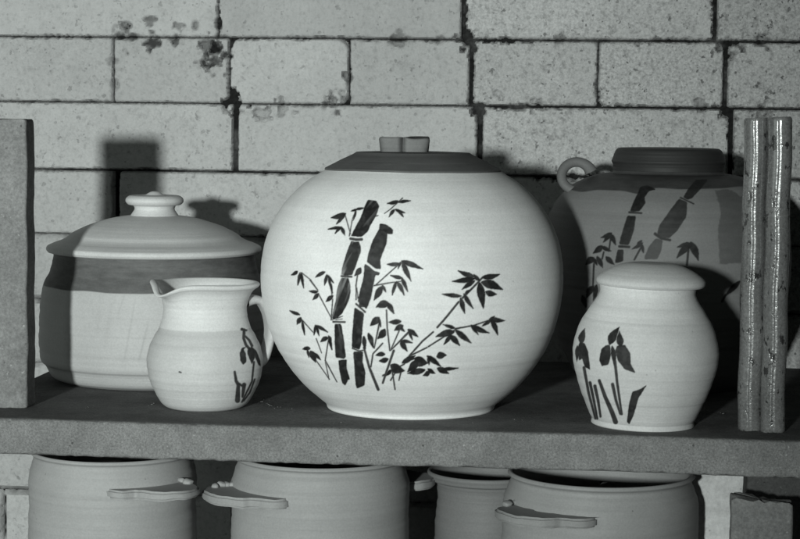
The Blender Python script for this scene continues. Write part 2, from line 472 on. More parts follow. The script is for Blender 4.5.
# --- irises on the small lidded jar
IRIS = Paint().crop(565, 250, 2.84); B = IRIS; B.grow, B.wide = .15, 1.0
B.leaves([((120, 272), (148, 220), 24), ((153, 278), (148, 232), 20)])
B.poly([(122, 272), (126, 300), (119, 328), (101, 333), (92, 316), (98, 285), (110, 274)])
B.poly([(142, 274), (165, 271), (180, 295), (182, 325), (196, 350), (166, 341), (145, 316), (137, 290)])
B.leaves([((128, 275), (135, 333), 15)])
B.line([(137, 318), (145, 380), (160, 468)], 8, 6); B.line([(132, 384), (143, 430), (156, 468)], 9, 6)
B.line([(94, 374), (112, 420), (132, 462), (143, 490)], 8, 13)
B.poly([(229, 384), (206, 422), (194, 470), (182, 496), (175, 490), (180, 440), (188, 404), (206, 398)])
B.line([(82, 390), (92, 430), (100, 476)], 9, 6); B.line([(68, 380), (80, 430), (91, 482)], 8, 6); B.line([(50, 338), (65, 410), (86, 482)], 8, 6)
B.leaves([((40, 272), (50, 226), 19), ((30, 275), (29, 322), 13)])
B.poly([(36, 266), (50, 268), (60, 290), (68, 344), (52, 336), (44, 312), (36, 318), (30, 290)])

# --- iris on the jug
JIRIS = Paint().crop(140, 270, 3.59); B = JIRIS; B.grow, B.wide = .1, 1.1
B.line([(366, 213), (382, 217)], 10, 7); B.line([(374, 215), (372, 245), (380, 268), (396, 288)], 10, 9); B.line([(376, 236), (392, 252), (402, 272)], 7, 9)
B.poly([(384, 274), (372, 285), (380, 300), (382, 330), (370, 340), (360, 325), (358, 298), (366, 280)])
B.leaves([((392, 276), (402, 338), 25)]); B.poly([(398, 272), (418, 290), (432, 325), (433, 346), (424, 340), (412, 310), (398, 288)])
B.line([(409, 330), (402, 400), (366, 474)], 7, 6); B.line([(412, 392), (394, 440), (372, 470)], 6)
B.line([(340, 366), (345, 398), (353, 412), (350, 468)], 8, 17); B.line([(374, 412), (368, 455)], 14, 8); B.line([(356, 408), (366, 416)], 8)
B.line([(141, 366), (147, 368)], 5)


# ------------------------------------------------------------------ revolved pots
def spline(pts, n=14):
    """pts: (r, z[, corner]) -> dense polyline; a point flagged 1 keeps a crisp corner."""
    P = [np.array(p[:2], float) for p in pts]; C = [len(p) > 2 and p[2] for p in pts]
    out = []
    for i in range(len(P) - 1):
        p1, p2 = P[i], P[i + 1]
        L = np.hypot(*(p2 - p1))
        def tan(k):
            if C[k] or k == 0 or k == len(P) - 1: return (p2 - p1)
            a, b, c = P[k - 1], P[k], P[k + 1]
            la, lb = np.hypot(*(b - a)), np.hypot(*(c - b))
            t = ((b - a) / la * lb + (c - b) / lb * la) / (la + lb)
            return t * L
        t1, t2 = tan(i), tan(i + 1)
        for k in range(n):
            t = k / n; t2_, t3_ = t * t, t * t * t
            out.append((2 * t3_ - 3 * t2_ + 1) * p1 + (t3_ - 2 * t2_ + t) * t1 + (-2 * t3_ + 3 * t2_) * p2 + (t3_ - t2_) * t2)
    out.append(P[-1])
    return np.array(out)


def resample(poly, step):
    out = [poly[0]]
    for a, b in zip(poly[:-1], poly[1:]):
        k = max(1, int(math.ceil(np.hypot(*(b - a)) / step)))
        for j in range(1, k + 1): out.append(a + (b - a) * j / k)
    return np.array(out)


def revolve(name, prof, mat, parent, step=0.0012, front_step=None, rings=0.00018, wob=0.0008, paint=None, masks=None, deform=None, off=(0, 0, 0), seed=0):
    """Revolve a dense profile about z.  theta = 0 faces the viewer; the seen side gets the finer mesh."""
    loc = Vector(parent.matrix_world.translation) if parent.parent is None else Vector(parent.parent.location) + Vector(parent.location)
    if parent.parent is None: loc = Vector(parent.location)
    loc = loc + Vector(off)
    pr = resample(prof, step)
    pr = pr[np.concatenate([[True], np.hypot(*np.diff(pr, axis=0).T) > 1e-7])]
    rmax = prof[:, 0].max()
    fs = front_step or step * 2
    nf = int(R(216) * rmax / fs); nb = max(24, int(nf * 0.18))
    th = np.concatenate([np.linspace(-R(108), R(108), nf, endpoint=False), np.linspace(R(108), R(252), nb, endpoint=False)])
    nt_, nz = len(th), len(pr)
    TH, Rr = np.meshgrid(th, pr[:, 0]); _, Z = np.meshgrid(th, pr[:, 1])
    rr = Rr + (Rr > rmax * .12) * (rings * (vnoise(Z * 260 + 3 * seed, seed) + .6 * vnoise(Z * 520, seed + 5)) + wob * (vnoise2(np.cos(TH) * 1.6 + 9, np.sin(TH) * 1.6 + Z * 14 + 9, seed) - .5) * np.minimum(1, Rr / rmax))
    if deform: rr, Z = deform(TH, rr, Z)
    tow = np.array((-FWD.x, -FWD.y)); rgt = np.array((RIGHT.x, RIGHT.y))
    X = rr * (np.cos(TH) * tow[0] + np.sin(TH) * rgt[0]); Y = rr * (np.cos(TH) * tow[1] + np.sin(TH) * rgt[1])
    V = np.stack([X, Y, Z], -1).reshape(-1, 3)
    i = np.arange(nz - 1)[:, None] * nt_; j = np.arange(nt_)[None, :]; j2 = (j + 1) % nt_
    Q = np.stack([i + j, i + j2, i + nt_ + j2, i + nt_ + j], -1).reshape(-1, 4)
    attrs = {}
    front = (np.cos(TH) > -0.1).ravel()
    if paint or masks:
        px, _ = project(V + np.array(loc))
        if paint: attrs['ink'] = paint.mask(px, front)
        for k, f in (masks or {}).items(): attrs[k] = f(TH.ravel(), Rr.ravel(), Z.ravel(), px)
    me = mesh_np(name, V, Q, True, attrs)
    o = link(name, me, mat, parent, off)
    return o


class Pot:
    """Turns half-widths and heights read off the photo into metres at the pot's own distance."""
    def __init__(self, cx, cy, z0=0.0, rim_at=None):
        self.base = on_z(cx, cy, z0); self.cx = cx
        self.d = depth_of(self.base); self.s = self.d / F_PX; self.z0 = z0
    def z(self, py):                            # height of a point on the axis seen at row py
        lo, hi = -1.0, 1.0
        for _ in range(50):
            m = (lo + hi) / 2
            p, _d = project(np.array([[self.base.x, self.base.y, m]]))
            if p[0, 1] > py: lo = m
            else: hi = m
        return (lo + hi) / 2 - self.z0
    def prof(self, pts, n=14):
        return spline([(hw * self.s, self.z(py)) + tuple(c) for hw, py, *c in pts], n)


def sstep(x, a, b):
    t = np.clip((x - a) / (b - a), 0, 1); return t * t * (3 - 2 * t)


# ---- large white jar
M_BIG = pottery('white_stoneware', 0.80, ink=0.010, ring=0.12)
M_CAP = pottery('iron_wash_lid', 0.105, ring=0.35, rough=0.7, var=3.0)
M_KNOB = pottery('iron_wash_knob', 0.17, ring=0.1, rough=0.7, var=3.0)
pt = Pot(410.5, 407.3)
jar = empty('lidded_jar', pt.base, 'large round white jar with black bamboo painting and dark grey lid', 'jar')
pf = pt.prof([(0, 408), (81, 408, 1), (83, 407), (83.7, 405.6), (83.9, 404.6, 1), (84.6, 403.2), (91, 397.5), (106.5, 384), (123, 364.5), (136.5, 342), (145, 318.5), (150, 292), (150.3, 265), (144.3, 235.5), (131, 209), (108.5, 184.5), (88, 171), (82, 167.5), (70, 164)])
revolve('body', pf, M_BIG, jar, 0.00055, 0.0005, 0.00012, 0.001, BIG, seed=1)
pf = pt.prof([(80, 169.8), (87.2, 169.9, 1), (86.8, 168.4, 1), (71, 160), (57.6, 153.2), (56.4, 152.4, 1), (40, 151.8), (0, 151.5)])
lid = revolve('lid', pf, M_CAP, jar, 0.001, 0.001, 0.0002, 0.0006, seed=2,
              deform=lambda T, r, z: (r, z + 0.0007 * (vnoise2(T * 3.1 + 20, T * 0, 3) - .5) * (r > 0.06)))


def knob_mesh(name, hw, h):
    """A squared strap knob with a deep groove pressed into each side."""
    n, rows = 160, [(0.0, .93), (.08, .96), (.5, .99), (.86, 1.02), (.96, 1.0), (1.0, .95)]
    V, Q = [], []
    for t, k in rows:
        for i in range(n):
            a = 2 * math.pi * i / n
            c, s_ = math.cos(a), math.sin(a)
            sq = (abs(c) ** 5 + abs(s_) ** 5) ** (-1 / 5)
            g = 0
            for ga, gd, gw in ((-1.64, .42, .10), (1.45, .2, .13)):
                dd = (a - ga + math.pi) % (2 * math.pi) - math.pi
                g += gd * math.exp(-(dd / gw) ** 2)
            r = hw * k * (sq * .93) * (1 - g) * (1 + .02 * math.sin(3 * a + 1))
            V.append((r * c, r * s_ * .8, h * t + .0006 * math.sin(2 * a)))
    for j in range(len(rows) - 1):
        for i in range(n):
            Q.append((j * n + i, j * n + (i + 1) % n, (j + 1) * n + (i + 1) % n, (j + 1) * n + i))
    top = len(rows) - 1
    bm = bmesh.new(); vs = [bm.verts.new(v) for v in V]
    for q in Q: bm.faces.new([vs[k] for k in q])
    c = bm.verts.new((0, 0, h * .93))
    for i in range(n): bm.faces.new((vs[top * n + i], vs[top * n + (i + 1) % n], c))
    for v in bm.verts: v.co += mnoise.noise_vector(v.co * 70) * .0011
    return bm_mesh(name, bm, True, 50)


zt = pt.z(152.6)
ko = link('knob', knob_mesh('knob', 26.5 * pt.s, pt.z(136) - zt), M_KNOB, lid, RIGHT * (-8.8 * pt.s) + Vector((0, 0, zt - .0012)))
ko.rotation_euler.z = YAW

# ---- casserole
M_CASS = pottery('casserole_glaze', 0.465, dark=0.115, ring=0.2, light2=0.33)
M_CLID = pottery('casserole_lid_glaze', 0.60, ring=0.35, rough=0.55)
pt = Pot(154.5, 378.0)
cas = empty('casserole_pot', pt.base, 'wide squat lidded casserole with dark collar band standing behind the jug', 'casserole')
zc = pt.z(284)
pf = pt.prof([(0, 378), (92, 378, 1), (101, 374), (105, 368), (106.8, 364.5), (107.5, 362.8), (110.5, 360), (113.2, 345), (113.3, 325), (112, 300), (110.5, 288), (109, 282), (104, 272), (101, 262), (100, 252), (100, 246, 1), (0, 246)])
fing = [(124.5, 295, 322, -.32, 1.0, .4), (135, 301, 370, -.18, .9, .42), (147.5, 325, 368, -.24, 1.0, .6), (112, 300, 350, -.15, 2.2, .16), (101, 296, 340, -.10, 2.0, .14)]
def cas_tint(T, r, z, px):
    o = np.zeros(len(z))
    for x, y0, y1, sl, wd, am in fing:
        dx = px[:, 0] - (x + (px[:, 1] - y0) * sl)
        o = np.maximum(o, am * np.exp(-(dx / wd) ** 2) * sstep(px[:, 1], y0 - 8, y0 + 8) * (1 - sstep(px[:, 1], y1 - 15, y1)))
    return o
revolve('body', pf, M_CASS, cas, 0.0009, 0.0008, 0.0003, 0.0016, seed=4,
        masks={'glaze': lambda T, r, z, px: sstep(z + .0016 * (vnoise2(T * 4 + 30, T * 0, 8) - .5), zc - .0005, zc + .0007), 'tint': cas_tint})
pf = pt.prof([(101, 252.5), (104.5, 251.5, 1), (106.2, 249), (105.6, 246.5), (101, 243.8), (92, 240.2), (85, 236.3), (82.5, 234.2), (70, 227.5), (52, 220.8), (36, 217), (24, 215.4), (0, 214.5)])
lid = revolve('lid', pf, M_CLID, cas, 0.0009, 0.001, 0.0003, 0.001, seed=5)
pf = pt.prof([(0, 216), (24, 216, 1), (21.5, 212), (20, 208.5), (21, 206), (26.5, 204.2), (28.4, 201.5), (28.3, 198.5), (26, 196.2), (18, 195.2), (9, 194.6), (6, 192.8), (3, 191.5), (0, 191.2)])
revolve('knob', pf, M_CLID, lid, 0.0006, 0.0008, 0.0002, 0.0005, seed=6)

# ---- jug
M_JUG = pottery('jug_glaze', 0.53, light2=0.66, ring=0.18)
pt = Pot(204.8, 405.8)
jug = empty('jug', pt.base, 'small pale jug with a pinched spout and black iris, beside the large jar', 'jug')
zg, zn, zr = pt.z(326.8), pt.z(312), pt.z(283.5)
pf = pt.prof([(0, 406.5), (36, 406.5, 1), (39.5, 405), (42, 403), (47.2, 395.5), (53.8, 382), (57.3, 367.5), (57, 353), (50.8, 337), (45, 326), (42, 316), (41.4, 306), (43.2, 298), (46.6, 291.5), (50.6, 287.6), (53.4, 285.6), (54, 283.6), (52.4, 281.8), (49.4, 281.8), (46.4, 284), (43.5, 288.5), (40.5, 296), (38, 306), (39, 320), (50, 345), (53, 367), (45, 392), (0, 398)])
ka = R(-44)
def spout(T, r, z):
    w = np.clip((z - zn) / (zr - zn), 0, 1) ** 2.2
    d = (T - ka + math.pi) % (2 * math.pi) - math.pi
    dip = np.exp(-(d / R(17)) ** 2)
    sh = np.exp(-((d + R(42)) / R(17)) ** 2) + .5 * np.exp(-((d - R(48)) / R(22)) ** 2)
    return r + w * pt.s * (5.0 * dip + .4 * sh), z + w * pt.s * (-9.5 * dip + 2.2 * sh - .2)
revolve('body', pf, M_JUG, jug, 0.0006, 0.00045, 0.0002, 0.0006, JIRIS, seed=7, deform=spout,
        masks={'tint': lambda T, r, z, px: sstep(z, zg - .0003, zg + .0005)})


def strap(name, path, wdt, thk, mat, parent, side, n=10):
    """A pulled strap handle: a rounded flat section swept along path; side = the strap's width direction."""
    P = [Vector(p) for p in path]
    D = []
    for i in range(len(P) - 1):
        for k in range(n):
            t = k / n
            p0, p1, p2, p3 = P[max(i - 1, 0)], P[i], P[i + 1], P[min(i + 2, len(P) - 1)]
            D.append(.5 * ((2 * p1) + (p2 - p0) * t + (2 * p0 - 5 * p1 + 4 * p2 - p3) * t * t + (3 * p1 - p0 - 3 * p2 + p3) * t ** 3))
    D.append(P[-1])
    m = 20; V = []; Q = []
    for i, p in enumerate(D):
        tg = (D[min(i + 1, len(D) - 1)] - D[max(i - 1, 0)]).normalized()
        nn = side.cross(tg).normalized()
        t = i / (len(D) - 1); ww = wdt * (1 + .35 * (2 * t - 1) ** 4 + .12 * (1 - t)); tt = thk * (1 + .3 * (2 * t - 1) ** 4)
        for k in range(m):
            a = 2 * math.pi * k / m
            c, s_ = math.cos(a), math.sin(a)
            V.append(p + side * (ww * .5 * math.copysign(abs(c) ** .8, c)) + nn * (tt * .5 * math.copysign(abs(s_) ** .9, s_)) * (1 - .16 * math.exp(-(c / .35) ** 2)))
    for i in range(len(D) - 1):
        for k in range(m): Q.append((i * m + k, i * m + (k + 1) % m, (i + 1) * m + (k + 1) % m, (i + 1) * m + k))
    return link(name, mesh_np(name, np.array([tuple(v) for v in V]), np.array(Q)), mat, parent)


s = pt.s
hd = (RIGHT * math.cos(R(22)) + FWD * math.sin(R(22))).normalized(); hs = Vector((-hd.y, hd.x, 0))
hz = lambda py: pt.z(py)
M_JUGH = pottery('jug_handle_glaze', 0.5, ring=0.1)
strap('handle', [hd * (41 * s) + Vector((0, 0, hz(302))), hd * (51 * s) + Vector((0, 0, hz(300.5))), hd * (59 * s) + Vector((0, 0, hz(304))), hd * (65.5 * s) + Vector((0, 0, hz(316))), hd * (68 * s) + Vector((0, 0, hz(333))),
                 hd * (65 * s) + Vector((0, 0, hz(349))), hd * (60 * s) + Vector((0, 0, hz(361))), hd * (51 * s) + Vector((0, 0, hz(366)))], 21 * s, 9.5 * s, M_JUGH, jug, hs)

# ---- small lidded jar with irises
M_SM = pottery('iris_jar_glaze', 0.63, light2=0.71, ring=0.35)
M_SML = pottery('iris_jar_lid_glaze', 0.62, ring=0.3)
pt = Pot(642.3, 424.3)
sj = empty('lidded_jar', pt.base, 'small pale lidded jar with two painted irises near the shelf edge', 'jar')
zg = pt.z(318)
lean = lambda T, r, z: (r, z)
pf = pt.prof([(0, 425), (49, 425, 1), (51.3, 423.5), (51, 421, ), (50.6, 419.3, 1), (54.8, 411), (62.3, 394), (69, 374), (72.3, 357), (71.2, 341.5), (66, 325), (57, 309.5), (50.5, 300), (47.8, 294), (47.5, 287), (47.5, 283, 1), (0, 283)])
revolve('body', pf, M_SM, sj, 0.0006, 0.00045, 0.00016, 0.0006, IRIS, seed=9,
        masks={'tint': lambda T, r, z, px: sstep(z + .0008 * (vnoise2(T * 2 + 9, T * 0, 2) - .5), zg - .0004, zg + .0006)})
pf = pt.prof([(48, 286), (52, 285.2, 1), (53.8, 282.5), (53.9, 280), (52.5, 277.5), (47, 273.2), (38, 268), (28, 264.3), (20, 262.8), (14, 262.6), (0, 262.2)])
revolve('lid', pf, M_SML, sj, 0.0006, 0.0007, 0.00018, 0.0006, seed=10, off=tuple(RIGHT * (2.6 * pt.s)))
sj.rotation_euler = Matrix.Rotation(R(1.3), 3, FWD).to_euler()

# ---- grey jar behind
M_BK = pottery('grey_stoneware', 0.205, dark=0.055, ink=0.010, ring=0.15)
M_BKL = pottery('grey_jar_lid', 0.034, var=2.0, ring=0.25, rough=0.6)
bx = on_z(664.5, 380.5)
pt = Pot(664.0, 382.0)
bj = empty('lidded_jar', pt.base, 'large grey jar with bamboo painting and ring handle, behind the iris jar', 'jar')
zb = pt.z(189.5)
pf = pt.prof([(0, 383), (80, 383, 1), (88, 374), (104, 345), (116, 310), (122, 275), (122, 248), (118.5, 222), (110, 202.5), (97, 188), (80, 178.5), (64, 174), (56, 172.8), (54, 170), (54, 164, 1), (0, 164)])
def bk_glaze(T, r, z, px):
    g = sstep(z + .003 * (vnoise2(px[:, 0] * .05, T * 0, 4) - .5) - .004 * sstep(px[:, 0], 638, 646), zb - .0004, zb + .0006)
    f = np.cos(T) > 0
    dd = np.full(len(z), 9.0); dd[f] = sd_poly(px[f], Paint().crop(570, 170, 3.85).T(DRIP)) + (fbm2(px[f, 0] * .3, px[f, 1] * .3, 5) - .5) * 2.4
    return np.maximum(g, .6 * np.clip(.5 - dd / 1.2, 0, 1))
revolve('body', pf, M_BK, bj, 0.0008, 0.0006, 0.0002, 0.0012, BACK, seed=12, masks={'glaze': bk_glaze})
pf = pt.prof([(52, 171, 1), (54.3, 170.5, 1), (54.6, 166), (55, 164.2), (56.2, 161.4), (55.6, 159.4), (53.6, 154), (51.3, 149.8), (49.5, 148.6), (44, 148.2), (0, 148.4)])
revolve('lid', pf, M_BKL, bj, 0.0008, 0.0008, 0.0002, 0.0005, seed=13)
rc = RIGHT * (-91.5 * pt.s) + FWD * (-8 * pt.s) + Vector((0, 0, pt.z(177.0)))
ring = []
for k in range(33):
    a = R(-140) + R(300) * k / 32
    ring.append(rc + RIGHT * (-15 * pt.s * math.cos(a)) + Vector((0, 0, 14 * pt.s * math.sin(a))) + FWD * (4 * pt.s * math.sin(a)))
M_BKH = pottery('grey_jar_handle', 0.14, ring=0.1)
strap('handle', ring, 12 * pt.s, 10.5 * pt.s, M_BKH, bj, FWD, 3)


# ------------------------------------------------------------------ pots under the shelf
M_LOW = [pottery('low_pot_glaze', v, ring=0.3, speck=0.4) for v in (0.33, 0.305, 0.30, 0.18)]
M_LUG = [pottery('low_pot_lug', v, ring=0.1, speck=0.4) for v in (0.31, 0.30, 0.26)]
FLOOR_Z = -0.215


def low_pot(cx, ry, d, zr, rim, body, matk, label, lugs=None, lug_y=None, thick=9.0, lip=3.0, neck=None, far=180):
    """Open pot: rim centre seen at (cx, ry); zr = rim height; half-widths in photo pixels."""
    p = on_z(cx, ry, zr); s_ = depth_of(p) / F_PX
    root = empty('cooking_pot' if lugs else 'storage_pot', (p.x, p.y, FLOOR_Z), label, 'pot')
    H = zr - FLOOR_Z
    q = lambda hw, dy, *c: (hw * s_, H - dy * s_, *c)
    neck = neck or [(rim - 1, 6), (rim + 3, 16), (body - 1, 30)]
    pts = [(0, 0), (body * .8 * s_, 0, 1), (body * .92 * s_, .02), q(body * 1.01, 90), q(body, 52)] + [q(a, b) for a, b in neck[::-1]] + \
          [q(rim + 1.2, 2.2), q(rim, 0), q(rim - lip, .6), q(rim - lip - 2, 6), q(body - 7, 45), q(body - 8, 90), (0, .012)]
    revolve('body', spline(pts, 10), M_LOW[matk], root, 0.0012, 0.0012, 0.0003, 0.0012, seed=20 + matk)
    for k, rot in enumerate((0, R(far)) if lugs else ()):
        bm = bmesh.new()
        L = spline(lugs, 8)
        a0, a1 = math.atan2(L[-1][1], L[-1][0]), math.atan2(L[0][1], L[0][0])
        if a1 - a0 > math.pi: a1 -= 2 * math.pi
        if a0 - a1 > math.pi: a1 += 2 * math.pi
        ri = body - 2.5
        L = np.concatenate([L, [(ri * math.cos(t), ri * math.sin(t)) for t in np.linspace(a0, a1, 22)]])
        zz = H - lug_y * s_
        co = []
        for a, b in L:
            ca, sa = math.cos(rot), math.sin(rot)
            a, b = a * ca - b * sa, a * sa + b * ca
            v = RIGHT * (a * s_) - FWD * (b * s_)
            co.append((v.x, v.y, zz))
        vs = [bm.verts.new(c) for c in co]
        f = bm.faces.new(vs)
        ex = bmesh.ops.extrude_face_region(bm, geom=[f])
        bmesh.ops.translate(bm, verts=[e for e in ex['geom'] if isinstance(e, bmesh.types.BMVert)], vec=(0, 0, -thick * s_))
        bmesh.ops.recalc_face_normals(bm, faces=bm.faces)
        bmesh.ops.bevel(bm, geom=[e for e in bm.edges if abs(e.verts[0].co.z - e.verts[1].co.z) < 1e-6], offset=2.2 * s_, segments=3, affect='EDGES')
        for v in bm.verts:
            n3 = mnoise.noise_vector(v.co * 55 + Vector((matk * 7, k * 3, 0))); v.co += n3 * .0011 + mnoise.noise_vector(v.co * 160) * .0004
        ho = link('handle', bm_mesh('handle', bm, True, 60), M_LUG[min(matk, 2)], root)
        if k == 0:                              # a rolled curl of clay pressed on the outer end of the lug
            big = max(lugs, key=lambda t: abs(t[0]))
            sx = math.copysign(1, big[0]); rl = random.Random(matk)
            bm = bmesh.new()
            for q_ in range(4):
                vs_ = bmesh.ops.create_icosphere(bm, subdivisions=3, radius=s_ * rl.uniform(3.2, 4.8))['verts']
                c_ = RIGHT * ((big[0] - sx * (12 + 5.5 * q_)) * s_) - FWD * ((big[1] - 14 - 3.5 * q_ + rl.uniform(-3, 3)) * s_) + Vector((0, 0, zz + 1.2 * s_))
                for v in vs_: v.co = Vector((v.co.x * 1.15, v.co.y * 1.15, v.co.z * .75)) + c_ + mnoise.noise_vector((v.co + c_) * 210) * .0011
            link('clay_pellets', bm_mesh('clay_pellets', bm, True), M_LUG[min(matk, 2)], ho)
    return root, s_


lug1 = [(3, 79.5, 1), (6, 84), (11, 90), (21, 93), (30, 90), (34, 88.5), (39, 91.5), (50, 96), (65, 97.5), (80, 92), (90, 80), (92.5, 62), (87, 48), (82, 40), (78, 30), (75, 27, 1)]
lug2 = [(-27, 81, 1), (-30, 87), (-36, 91.5), (-48, 92), (-58, 87), (-63, 85.5), (-72, 87), (-90, 79), (-106, 63), (-115, 42), (-110, 22), (-99, 10), (-90, 7), (-84.5, 6, 1)]
lug4 = [(-11, 92, 1), (-14, 100), (-24, 106), (-38, 105), (-46, 102), (-54, 104), (-70, 104), (-88, 96), (-103, 79), (-108, 56), (-101, 42), (-93, 36), (-86, 36, 1)]
low_pot(113, 448.6, 0, -0.0375, 80, 83, 0, 'grey open pot under the shelf below the casserole, scalloped lug on its right', lug1, 25, 9, neck=[(79, 5), (80.5, 13), (83, 25)], far=180)
low_pot(321, 454.0, 0, -0.0390, 84, 88.5, 1, 'grey open pot below the large white jar, with a scalloped lug on its left', lug2, 29, 10, neck=[(82.5, 5), (84, 12), (88, 24)])
low_pot(601, 471.0, 0, -0.0450, 92, 97, 2, 'wide grey pot with a pale rim under the right part of the shelf', lug4, 27, 10, lip=4, neck=[(90, 6), (93, 16), (96.5, 28)])
low_pot(487, 470.0, 0, -0.0600, 58, 51, 3, 'smaller grey pot with an overhanging rim, half hidden behind the pale rimmed pot', neck=[(58.5, 5), (57.5, 8), (52, 10), (50, 16)])


# ------------------------------------------------------------------ shelf slab
def slab(name, x0, x1, y0, y1, z0, z1, mat, cell=0.004, chip=0.0016, crumbs=None, seed=0):
    """A slab with worn, slightly ragged edges: front and top are gridded, the rest is plain."""
    nx = int((x1 - x0) / cell); ny = max(8, int((y1 - y0) / 0.008)); nz = max(6, int((z1 - z0) / 0.003))
    xs = np.linspace(x0, x1, nx + 1)
    # cross-section going round: bottom-back, bottom-front, front up, top-front, top-back
    sec = [(y1, z0)] + [(y, z0) for y in np.linspace(y1, y0 + .004, ny)[1:]]
    sec += [(y0 + .0012, z0 + .0003), (y0, z0 + .0016)] + [(y0, z) for z in np.linspace(z0 + .003, z1 - .004, nz)]
    sec += [(y0, z1 - .0024), (y0 + .0009, z1 - .0009), (y0 + .0028, z1)] + [(y, z1) for y in np.linspace(y0 + .006, y1, ny)] + [(y1, z0)]
    sec = np.array(sec); m = len(sec)
    V = np.zeros((len(xs), m, 3)); V[:, :, 0] = xs[:, None]; V[:, :, 1] = sec[None, :, 0]; V[:, :, 2] = sec[None, :, 1]
    edge = np.exp(-((sec[:, 0] - y0) / .003) ** 2)
    low = np.exp(-((sec[:, 1] - z0) / .002) ** 2) * edge; top = np.exp(-((sec[:, 1] - z1) / .002) ** 2) * edge
    n1 = fbm2(xs * 190 + 40, xs * 0 + seed, 3, 4); n2 = fbm2(xs * 150 + 90, xs * 0 + seed, 9, 4)
    V[:, :, 2] += (np.clip(n1 - .42, 0, 1) * chip * 2.4)[:, None] * low[None] - (np.clip(n2 - .5, 0, 1) * chip * 1.6)[:, None] * top[None]
    V[:, :, 1] += (np.clip(n1 - .45, 0, 1) * chip * 1.2)[:, None] * (low + top)[None]
    V[:, :, 2] += (.0008 * (vnoise(xs * 9 + 5, 2) - .5))[:, None]
    i = np.arange(len(xs) - 1)[:, None] * m; j = np.arange(m - 1)[None]
    Q = np.stack([i + j, i + m + j, i + m + j + 1, i + j + 1], -1).reshape(-1, 4)
    F = V.reshape(-1, 3); at = {}
    if crumbs:  # switch for the shade painted into the top face
        at['shaded_top'] = np.tile(((sec[:, 1] > z1 - .0004) & (sec[:, 0] > y0 + .002)).astype(float), len(xs))
    me = mesh_np(name, F, Q, True, at)
    bm = bmesh.new(); bm.from_mesh(me)
    bm.verts.ensure_lookup_table()
    for s0 in (0, (len(xs) - 1) * m):
        try: bm.faces.new([bm.verts[s0 + k] for k in range(m - 1)])
        except Exception: pass
    bmesh.ops.recalc_face_normals(bm, faces=bm.faces)
    bm.to_mesh(me); bm.free()
    me.set_sharp_from_angle(angle=R(45))
    return me


y_front = sum(on_z(x, y).y for x, y in ((26, 419), (300, 426.3), (400, 428.2), (690, 438.5), (776, 440))) / 5
zb_ = sum(on_y(x, y, y_front).z for x, y in ((26, 454.5), (215, 461.5), (425, 468.5), (620, 473), (776, 476.7))) / 5
WALL_Y = 1.985 * math.cos(YAW) + 0.002
xl = on_z(46, 372.5).x
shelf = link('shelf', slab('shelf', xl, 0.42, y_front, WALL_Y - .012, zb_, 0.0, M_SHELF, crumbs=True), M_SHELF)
tag(shelf, 'thick gritty grey kiln shelf slab carrying the five upper pots', 'shelf')

bm = bmesh.new()
rc_ = random.Random(3)
for (x, y, n) in ((253, 397, 4), (262, 401, 7), (270, 405, 7), (280, 408, 5), (288, 409, 3), (721, 414, 4), (600, 425, 3), (150, 405, 3), (330, 424, 4), (520, 420, 4), (90, 408, 3), (470, 422, 3)):
    for k in range(n):
        p = on_z(x + rc_.gauss(0, 3.5), y + rc_.gauss(0, 1.0)); q = rc_.uniform(.00015, .0006)
        v = bmesh.ops.create_icosphere(bm, subdivisions=1, radius=q)['verts']
        for w_ in v: w_.co = Vector((w_.co.x * rc_.uniform(.8, 1.8), w_.co.y * rc_.uniform(.8, 1.5), w_.co.z * .6)) + Vector((p.x, p.y, q * .4))
tag(link('clay_crumbs', bm_mesh('clay_crumbs', bm), M_POST), 'pale clay crumbs scattered on the dark shelf top', 'crumbs', kind='stuff')

